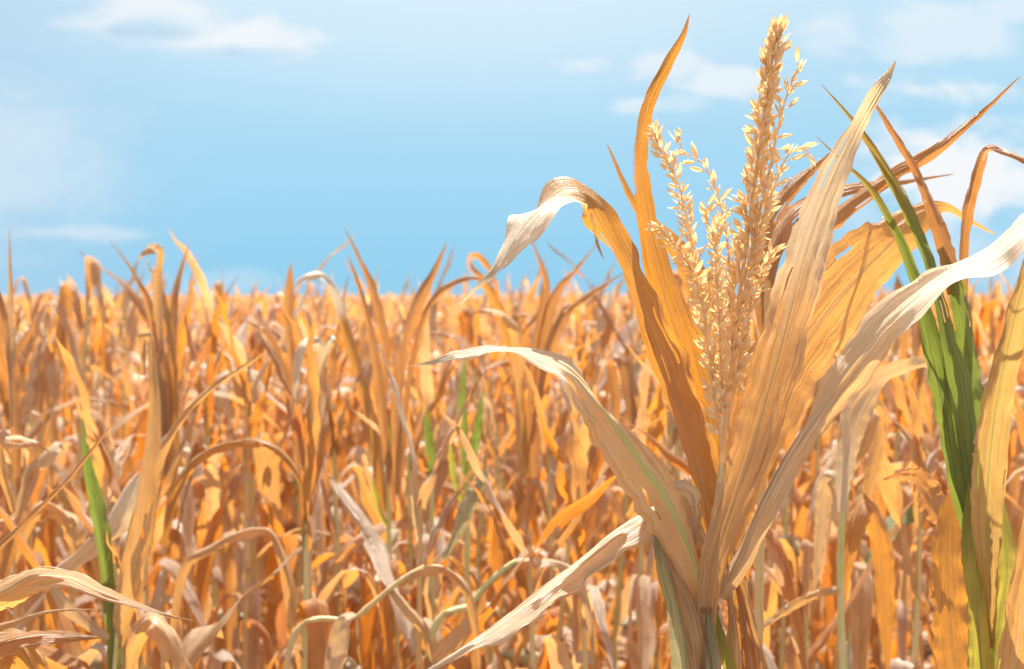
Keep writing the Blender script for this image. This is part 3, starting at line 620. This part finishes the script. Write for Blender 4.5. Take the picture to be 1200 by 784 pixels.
# ---- the half green plant at the right edge
GD = 1.5
gp = thing('corn_plant', 'half green corn plant with upright green leaves near the right edge', 'corn plant', base_under(1158, GD))
stem_to(gp, [at(1158, 1000, GD), at(1158, 784, GD), at(1152, 690, GD), at(1142, 600, GD)], .014, .007, M['stalk_green'])
leafy(gp, GD, [
    ('green', [(1140, 640, 0, 8, 0), (1124, 560, .0, 16, 0), (1106, 470, 0, 19, 5), (1090, 400, 0, 15, 10), (1073, 335, .01, 10, 15), (1050, 275, .02, 7, 15), (1020, 222, .03, 4.5, 10), (985, 188, .04, 2, 5), (957, 160, .05, .5, 0)], dict(fold=30, curl=30, label='green leaf leaning left')),
    ('green', [(1145, 640, -.01, 8, 0), (1132, 560, -.01, 18, 5), (1120, 470, -.01, 22, 10), (1104, 390, -.01, 15, 10), (1088, 315, .0, 9.5, 15), (1070, 262, .0, 8, 15), (1042, 205, .01, 7, 10), (1005, 148, .02, 4, 5), (962, 98, .03, .5, 0)], dict(fold=30, curl=34, label='green leaf with a brown tip')),
    ('green', [(1150, 640, .01, 8, 0), (1143, 560, .01, 17, -5), (1138, 470, .01, 20, -10), (1130, 395, .01, 17, -10), (1118, 330, .01, 13, -5), (1106, 285, .015, 11, 0)], dict(fold=26, curl=34)),
    ('brown', [(1118, 345, .014, 9, -5), (1108, 290, .012, 11, 0), (1090, 240, .02, 10, 5), (1066, 190, .03, 7, 10), (1040, 145, .04, 3.6, 5), (1018, 110, .05, .5, 0)], dict(fold=26, curl=34, label='brown leaf end above the green ones')),
    ('yellow_green', [(1152, 900, -.02, 16, 0), (1149, 784, -.03, 20, 0), (1145, 720, -.035, 22, 0), (1140, 660, -.03, 17, 5), (1136, 600, -.02, 10, 5), (1134, 560, -.01, 2, 0)], dict(fold=38, curl=34, label='yellow green sheath')),
    ('yellow_green', [(1160, 900, -.02, 16, 0), (1168, 784, -.025, 18, 0), (1174, 720, -.03, 22, 0), (1180, 670, -.03, 19, -5), (1176, 610, -.02, 10, -10), (1168, 560, -.01, 2, 0)], dict(fold=30, curl=34)),
    ('tan_green', [(1163, 760, -.02, 3, 0), (1161, 700, -.03, 9, 0), (1157, 640, -.04, 17, 5), (1158, 560, -.05, 22, 10), (1168, 470, -.07, 20, 10), (1182, 400, -.09, 17, 15), (1204, 320, -.12, 14, 10), (1240, 250, -.16, 8, 0), (1280, 220, -.2, 1, 0)], dict(fold=20, curl=24, label='tan leaf with a green midrib')),
    ('brown', [(1135, 480, .05, 5, 0), (1128, 380, .06, 7, 10), (1128, 290, .06, 7, 25), (1135, 235, .05, 8, 30), (1148, 190, .04, 7, 30), (1157, 174, .03, 5, 10), (1175, 174, .02, 4, 60), (1200, 186, .0, 4, 45), (1240, 215, -.03, 1, 0)], dict(fold=25, curl=30, label='brown leaf bent over like a hook against the sky')),
    ('brown', [(1110, 620, .08, 6, 0), (1090, 590, .1, 18, 20), (1072, 566, .12, 14, 40), (1050, 560, .14, 5, 40), (1035, 562, .15, 1, 0)]),
    ('orange', [(1160, 900, .02, 10, 0), (1128, 820, .03, 22, 5), (1115, 740, .04, 24, 5), (1110, 660, .05, 20, 5), (1112, 600, .06, 12, 10), (1118, 570, .06, 2, 0)], dict(fold=14)),
    ('cream', [(1162, 950, -.02, 10, 0), (1180, 860, -.05, 22, 5), (1192, 760, -.08, 22, 5), (1204, 660, -.10, 18, 5), (1220, 560, -.12, 10, 10), (1240, 500, -.14, 2, 0)], dict(fold=20)),
])

# ---- the arching pale leaf between them
PD = 2.0
pl = thing('corn_plant', 'pale corn plant with a broad drooping leaf left of the green plant', 'corn plant', base_under(1010, PD))
stem_to(pl, [at(992, 900, PD), at(985, 700, PD), at(988, 560, PD), at(992, 470, PD)], .009, .005, M['stalk_green'])
leafy(pl, PD, [
    ('pale', [(1120, 470, .05, 3, 0), (1092, 432, .04, 7, 40), (1062, 436, .02, 11, 55), (1030, 450, .0, 15, 40), (1005, 485, -.02, 18, 15), (992, 540, -.03, 14, 0), (986, 600, -.03, 4, 0)], dict(fold=16, curl=26, label='pale drooping leaf')),
    ('cream', [(992, 560, 0, 4, 0), (1010, 520, .0, 11, 10), (1020, 480, .02, 12, 20), (1030, 490, .03, 11, -20), (1020, 560, .03, 10, -10), (1010, 620, .03, 2, 0)]),
    ('orange', [(986, 700, 0, 4, 0), (1000, 620, .0, 13, 10), (1015, 590, .02, 15, 20), (1030, 640, .03, 15, -20), (1036, 720, .03, 12, -10), (1040, 790, .03, 2, 0)]),
    ('cream', [(985, 690, 0, 5, 0), (950, 700, -.05, 6, 30), (915, 720, -.08, 5, 30), (885, 742, -.1, 1, 0)]),
    ('pale', [(988, 600, .02, 4, 0), (975, 560, .03, 10, 0), (968, 580, .04, 12, 20), (962, 630, .04, 9, 0), (955, 690, .04, 1, 0)]),
])

# ---- foreground leaves that come in at the left edge
LD = 1.35
lp = thing('corn_plant', 'corn plant beyond the left edge whose folded leaf reaches in sharply', 'corn plant', base_under(-70, LD))
stem_to(lp, [at(-70, 1000, LD), at(-68, 800, LD), at(-64, 700, LD)], .012, .007, M['stalk'])
leafy(lp, LD, [
    ('cream', [(-66, 760, 0, 12, 0), (-30, 712, -.01, 24, 0), (8, 690, -.02, 24, 20), (42, 672, -.03, 17, 42), (80, 674, -.04, 11, 52), (120, 692, -.05, 7.5, 45), (165, 709, -.06, 4.5, 35), (200, 721, -.06, 2.2, 20), (230, 728, -.06, .5, 0)], dict(fold=24, curl=30, label='folded cream leaf with a thin tip')),
    ('cream', [(-66, 800, .02, 5, 0), (-20, 745, .02, 6, 20), (20, 728, .02, 4, 30), (60, 716, .02, 2.4, 20), (115, 714, .02, .5, 0)], dict(n=60)),
    ('brown', [(-66, 820, .03, 8, 0), (-10, 760, .04, 16, 20), (40, 744, .05, 12, 35), (80, 745, .06, 7, 30), (118, 748, .06, .6, 0)]),
    ('brown', [(-66, 720, .03, 6, 0), (-20, 660, .04, 5, 20), (30, 612, .05, 3.6, 10), (80, 560, .06, 3, 10), (112, 522, .06, 2, 10), (134, 494, .06, .5, 0)], dict(n=60)),
    ('orange', [(-60, 900, .05, 10, 0), (-20, 800, .06, 22, 10), (10, 750, .08, 18, 30), (40, 790, .09, 16, -20), (60, 860, .09, 2, 0)]),
])

def lone(px, depth, label, leaves, stem=None, r=(.009, .003), smat='stalk', fill=None, seed=0):
    """a field plant that stands out: its telling leaves traced, the rest like its neighbours"""
    root = thing('corn_plant', label, 'corn plant', base_under(px, depth))
    if stem: stem_to(root, [at(a, b, depth) for a, b in stem], r[0], r[1], M[smat])
    leafy(root, depth, [(a, b, {**dict(n=60, ns=8, fold=28, pleat=.2, tears=2), **(c[0] if c else {})}) for a, b, *c in leaves])
    if fill is not None:
        p = PROTO[fill]
        for j, me in enumerate(p['leaf']):
            if p['spec'][j][0] < .95: place('leaf', me, root)
    return root

lone(130, 2.05, 'corn plant with one long green leaf among dry ones at lower left', [
    ('green', [(133, 790, 0, 6, 0), (130, 720, -.01, 9, 5), (122, 650, -.02, 13, 10), (110, 590, -.02, 12, 15), (101, 540, -.02, 7, 15), (97, 490, -.02, .8, 0)], dict(label='long green leaf')),
    ('green', [(136, 790, 0, 5, 0), (142, 720, .0, 8, 0), (150, 660, .02, 8, 0), (157, 615, .03, 6, 0), (160, 600, .03, 1, 0)]),
    ('cream', [(140, 760, .0, 8, 0), (150, 690, -.02, 15, 0), (163, 620, -.03, 17, 5), (173, 550, -.03, 14, 5), (180, 480, -.02, 8, 5), (176, 402, .0, 5, 30), (170, 398, .0, 5, 60), (167, 440, .0, 3, 0)]),
    ('pale', [(138, 760, .03, 6, 0), (60, 690, .02, 9, 30), (95, 640, .04, 12, 50), (128, 605, .05, 12, 60), (150, 570, .05, 9, 60), (165, 552, .05, 2, 30)]),
    ('cream', [(176, 640, .03, 4, 0), (186, 540, .03, 8, 10), (212, 487, .03, 6, 30), (250, 452, .03, 4, 30), (285, 430, .03, 3, 20), (312, 412, .03, .5, 0)]),
    ('cream', [(150, 800, -.05, 6, 0), (160, 745, -.08, 13, 20), (180, 726, -.1, 16, 40), (200, 760, -.11, 16, -15), (212, 830, -.11, 9, -10), (218, 900, -.11, 1, 0)]),
], stem=[(134, 900), (136, 760), (150, 640)], smat='stalk_green', fill=2)
lone(190, 2.9, 'tall corn plant whose hooked leaf tip rises above the skyline at left', [
    ('cream', [(190, 560, 0, 5, 0), (188, 470, 0, 8, 5), (186, 380, 0, 7.5, 5), (185, 320, 0, 6, 5), (185, 294, -.01, 5.5, 30), (179, 289, -.03, 5, -65), (171, 294, -.04, 4, -40), (162, 304, -.04, .6, 0)], dict(label='upright leaf with a white hooked tip')),
    ('brown', [(196, 560, 0, 4, 0), (190, 440, 0, 7, 5), (176, 365, 0, 6.5, 10), (162, 332, 0, 4, 20), (146, 304, 0, 2.4, 10), (128, 281, 0, .5, 0)]),
    ('orange', [(200, 600, 0, 5, 0), (205, 480, .02, 8, 0), (202, 400, .04, 7, 0), (192, 350, .06, 4, 0), (175, 312, .06, .5, 0)]),
    ('brown', [(198, 520, 0, 3, 0), (200, 430, .05, 6, 0), (205, 350, .08, 5, 0), (214, 310, .1, 3, 0), (222, 285, .1, .5, 0)]),
], stem=[(192, 720), (194, 600)], fill=4)
lone(4, 2.3, 'corn plant with thin pale leaf spike at the left edge against sky', [
    ('pale', [(14, 500, 0, 4, 0), (13, 400, 0, 5, 5), (12, 330, 0, 3, 0), (11, 268, 0, .5, 0)]),
    ('brown', [(20, 560, 0, 5, 0), (14, 450, 0, 11, 5), (4, 380, 0, 9, 5), (-8, 320, 0, 1, 0)]),
    ('pale', [(16, 620, 0, 4, 0), (30, 560, .0, 8, 20), (52, 535, .0, 9, 40), (68, 520, .02, 4, 50), (75, 530, .03, .6, 0)]),
    ('cream', [(16, 660, .03, 4, 0), (40, 600, .03, 10, 20), (62, 590, .03, 13, 40), (84, 622, .03, 14, -30), (92, 680, .03, 2, 0)]),
    ('cream', [(16, 600, .0, 4, 0), (-4, 520, -.02, 9, 0), (12, 512, -.03, 8, 55), (40, 516, -.03, 6, 50), (60, 530, -.03, .6, 0)]),
], stem=[(18, 760), (16, 640)], fill=6)
lone(365, 2.75, 'corn plant with folded white leaf drooping at its top, left of centre', [
    ('pale', [(362, 590, 0, 5, 0), (364, 510, 0, 10, 0), (368, 450, 0, 11, 0), (374, 408, -.01, 8, 30), (362, 398, -.03, 8, -65), (350, 408, -.05, 7, -40), (346, 445, -.05, 5, -10), (342, 490, -.05, .6, 0)], dict(label='folded white leaf')),
    ('pale', [(368, 590, .03, 5, 0), (373, 500, .03, 9, 0), (378, 430, .03, 8, 0), (384, 398, .02, 5, 30), (392, 396, .0, 3, 60), (396, 415, .0, .6, 0)]),
    ('brown', [(360, 560, 0, 4, 0), (340, 470, 0, 7, 10), (325, 420, 0, 6, 30), (308, 390, 0, 4, 40), (280, 372, .02, .6, 0)]),
], stem=[(364, 740), (364, 620)], fill=8)
lone(400, 3.0, 'corn plant with a long orange leaf and a white arched tip at skyline', [
    ('crest', [(452, 600, 0, 6, 0), (440, 520, 0, 9, 5), (420, 440, 0, 9, 10), (400, 375, 0, 8, 10), (388, 340, 0, 7, 20), (378, 322, -.01, 5, -40), (362, 321, -.03, 4, -65), (350, 330, -.04, 2, -30), (346, 345, -.04, .5, 0)], dict(label='long orange leaf with a white arched tip')),
    ('brown', [(350, 560, .05, 4, 0), (342, 440, .05, 7, 0), (338, 370, .05, 8, 0), (339, 335, .05, 6, 0), (341, 308, .05, .5, 0)]),
    ('brown', [(440, 560, .05, 4, 0), (452, 420, .05, 6, 5), (438, 345, .05, 5.5, 5), (424, 308, .05, 3, 5), (404, 268, .05, .5, 0)]),
], stem=[(448, 780), (452, 640)], fill=10)
lone(470, 2.7, 'corn plant with one broad pointed leaf spearing above the skyline', [
    ('brown', [(466, 580, 0, 5, 0), (466, 470, 0, 9, 5), (476, 395, 0, 10, 5), (493, 345, 0, 8.5, 5), (508, 318, 0, 5, 5), (524, 284, 0, .5, 0)], dict(label='broad pointed leaf')),
    ('brown', [(470, 560, .03, 4, 0), (478, 460, .03, 6, 0), (492, 385, .03, 5, 20), (512, 345, .03, 4.5, 30), (545, 326, .03, 3, 30), (575, 330, .03, .5, 0)]),
    ('brown', [(462, 600, .03, 4, 0), (450, 500, .03, 7, 5), (440, 430, .03, 8, 5), (425, 350, .03, 5, 5), (408, 300, .03, .5, 0)]),
], stem=[(466, 780), (466, 640)], fill=12)
lone(610, 3.1, 'corn plant with a looped orange leaf above the skyline near centre', [
    ('orange', [(618, 560, 0, 5, 0), (608, 450, 0, 8, 5), (590, 380, 0, 8, 10), (568, 335, 0, 6.5, 20), (552, 312, -.01, 4.5, -30), (556, 302, -.03, 4, -60), (570, 312, -.05, 4, -30), (582, 330, -.05, .6, 0)], dict(label='looped orange leaf')),
    ('brown', [(625, 560, .05, 5, 0), (632, 450, .05, 8, 0), (640, 380, .05, 8, 5), (655, 340, .05, 6, 10), (680, 310, .05, 3, 15), (700, 285, .05, .5, 0)]),
    ('brown', [(622, 520, .02, 4, 0), (640, 420, .02, 7, 10), (665, 365, .02, 6, 30), (705, 335, .02, 3, 30), (735, 318, .02, .5, 0)]),
    ('brown', [(618, 520, .05, 4, 0), (628, 400, .05, 6, 0), (640, 340, .05, 5, 0), (632, 305, .05, 3, 0), (622, 280, .05, .5, 0)]),
    ('cream', [(610, 560, -.03, 4, 0), (606, 470, -.03, 7, 0), (606, 400, -.04, 8, 10), (594, 370, -.06, 6, -55), (570, 362, -.08, 4, -50), (550, 368, -.08, .6, 0)]),
], stem=[(620, 780), (622, 620)], fill=14)
lone(250, 2.35, 'corn plant with a thin leaf bowed in a wide arch, lower left centre', [
    ('orange', [(192, 640, 0, 5, 0), (205, 575, 0, 8, 10), (232, 535, 0, 7, 35), (270, 518, .0, 6, 50), (305, 516, .0, 6, 50), (332, 532, .0, 5, 30), (350, 560, .0, 3, 10), (358, 590, .0, .5, 0)], dict(label='leaf bowed in a wide arch')),
    ('cream', [(200, 760, 0, 5, 0), (215, 668, .0, 6, 10), (248, 642, .0, 6, 20), (275, 625, -.02, 7, 50), (300, 618, -.03, 8, 60), (322, 628, -.04, 6, 20), (340, 690, -.04, 10, 0), (352, 770, -.04, 8, 0), (356, 820, -.04, .6, 0)], dict(label='white knobbly bent leaf')),
], stem=[(196, 840), (193, 720)], fill=1)
lone(400, 2.1, 'corn plant with a bent pale stalk slanting up from the bottom edge', [
    ('pale', [(420, 722, 0, 3, 0), (412, 726, -.02, 10, 20), (398, 745, -.03, 14, 0), (388, 800, -.03, 13, 0), (384, 880, -.03, 1, 0)], dict(label='pale leaf hanging off the bend')),
    ('cream', [(470, 680, 0, 5, 20), (498, 664, -.01, 7, 55), (520, 664, -.02, 6, 50), (545, 690, -.02, 7, 0), (560, 750, -.02, 5, 0), (562, 800, -.02, .6, 0)]),
    ('cream', [(455, 690, 0, 4, 0), (480, 715, -.02, 8, 20), (500, 745, -.02, 7, 10), (510, 790, -.02, .6, 0)]),
], stem=[(335, 800), (420, 722), (470, 680), (498, 664)], r=(.010, .004), fill=3)
lone(540, 2.15, 'corn plant with pale stalk bent over sideways, below centre', [
    ('pale', [(590, 668, 0, 5, 20), (614, 656, -.01, 7, 55), (648, 656, -.02, 6, 50), (672, 672, -.02, 6, 10), (690, 720, -.02, 6, 0), (696, 790, -.02, .6, 0)], dict(label='white leaf bent over the stalk top')),
    ('cream', [(560, 700, 0, 4, 0), (545, 740, -.02, 11, 20), (525, 760, -.03, 15, 0), (500, 800, -.03, 12, 0), (490, 850, -.03, .6, 0)]),
    ('husk', [(520, 655, .1, 5, 0), (535, 620, .1, 10, 15), (550, 585, .1, 10, 30), (565, 560, .1, 6, 30), (572, 545, .1, .8, 0)]),
], stem=[(500, 800), (555, 705), (590, 668), (606, 658)], r=(.010, .005), smat='stalk_green', fill=5)
# plants that keep some green among the dry rows
for k, (px, dep, i, gr, lab) in enumerate((
        (42, 4.6, 11, (10, 11), 'corn plant with green top leaf under the skyline at far left'),
        (1000, 3.2, 13, (6,), 'corn plant with one green leaf seen under the pale drooping leaf'))):
    b = base_under(px, dep); field_plant(i, b[0], b[1], 1.3 * k, 1.0, (0, 0), lab, None, True, gr)

lone(548, 2.7, 'corn plant with upright green leaves left of the tassel among dry rows', [
    ('green', [(546, 580, 0, 3, 0), (543, 520, 0, 6, 5), (541, 470, 0, 6, 5), (543, 440, 0, 4, 0), (545, 418, 0, .6, 0)]),
    ('green', [(548, 580, .02, 3, 0), (556, 520, .02, 6, 5), (562, 480, .02, 4.5, 5), (566, 458, .02, .6, 0)]),
    ('yellow_green', [(546, 600, 0, 3, 0), (532, 560, 0, 5, 5), (528, 530, 0, 5, 5), (527, 505, 0, .6, 0)]),
], stem=[(548, 740), (547, 560)], r=(.009, .005), smat='stalk_green', fill=0)
lone(504, 2.8, 'corn plant with one short green leaf low in the rows at picture centre', [
    ('green', [(506, 580, 0, 3, 0), (504, 530, 0, 6, 5), (500, 500, 0, 5.5, 5), (502, 478, 0, .6, 0)]),
], stem=[(506, 740), (506, 560)], r=(.009, .005), smat='stalk_green', fill=7)
lone(458, 2.75, 'corn plant with small green leaf beneath the broad pointed spear leaf', [
    ('green', [(456, 560, 0, 3, 0), (459, 515, 0, 6, 5), (463, 492, 0, 5, 5), (465, 474, 0, .6, 0)]),
    ('yellow_green', [(456, 620, 0, 3, 0), (445, 600, 0, 4, 5), (438, 575, 0, 4, 5), (436, 560, 0, .6, 0)]),
], stem=[(456, 740), (456, 560)], r=(.009, .005), smat='stalk_green', fill=9)
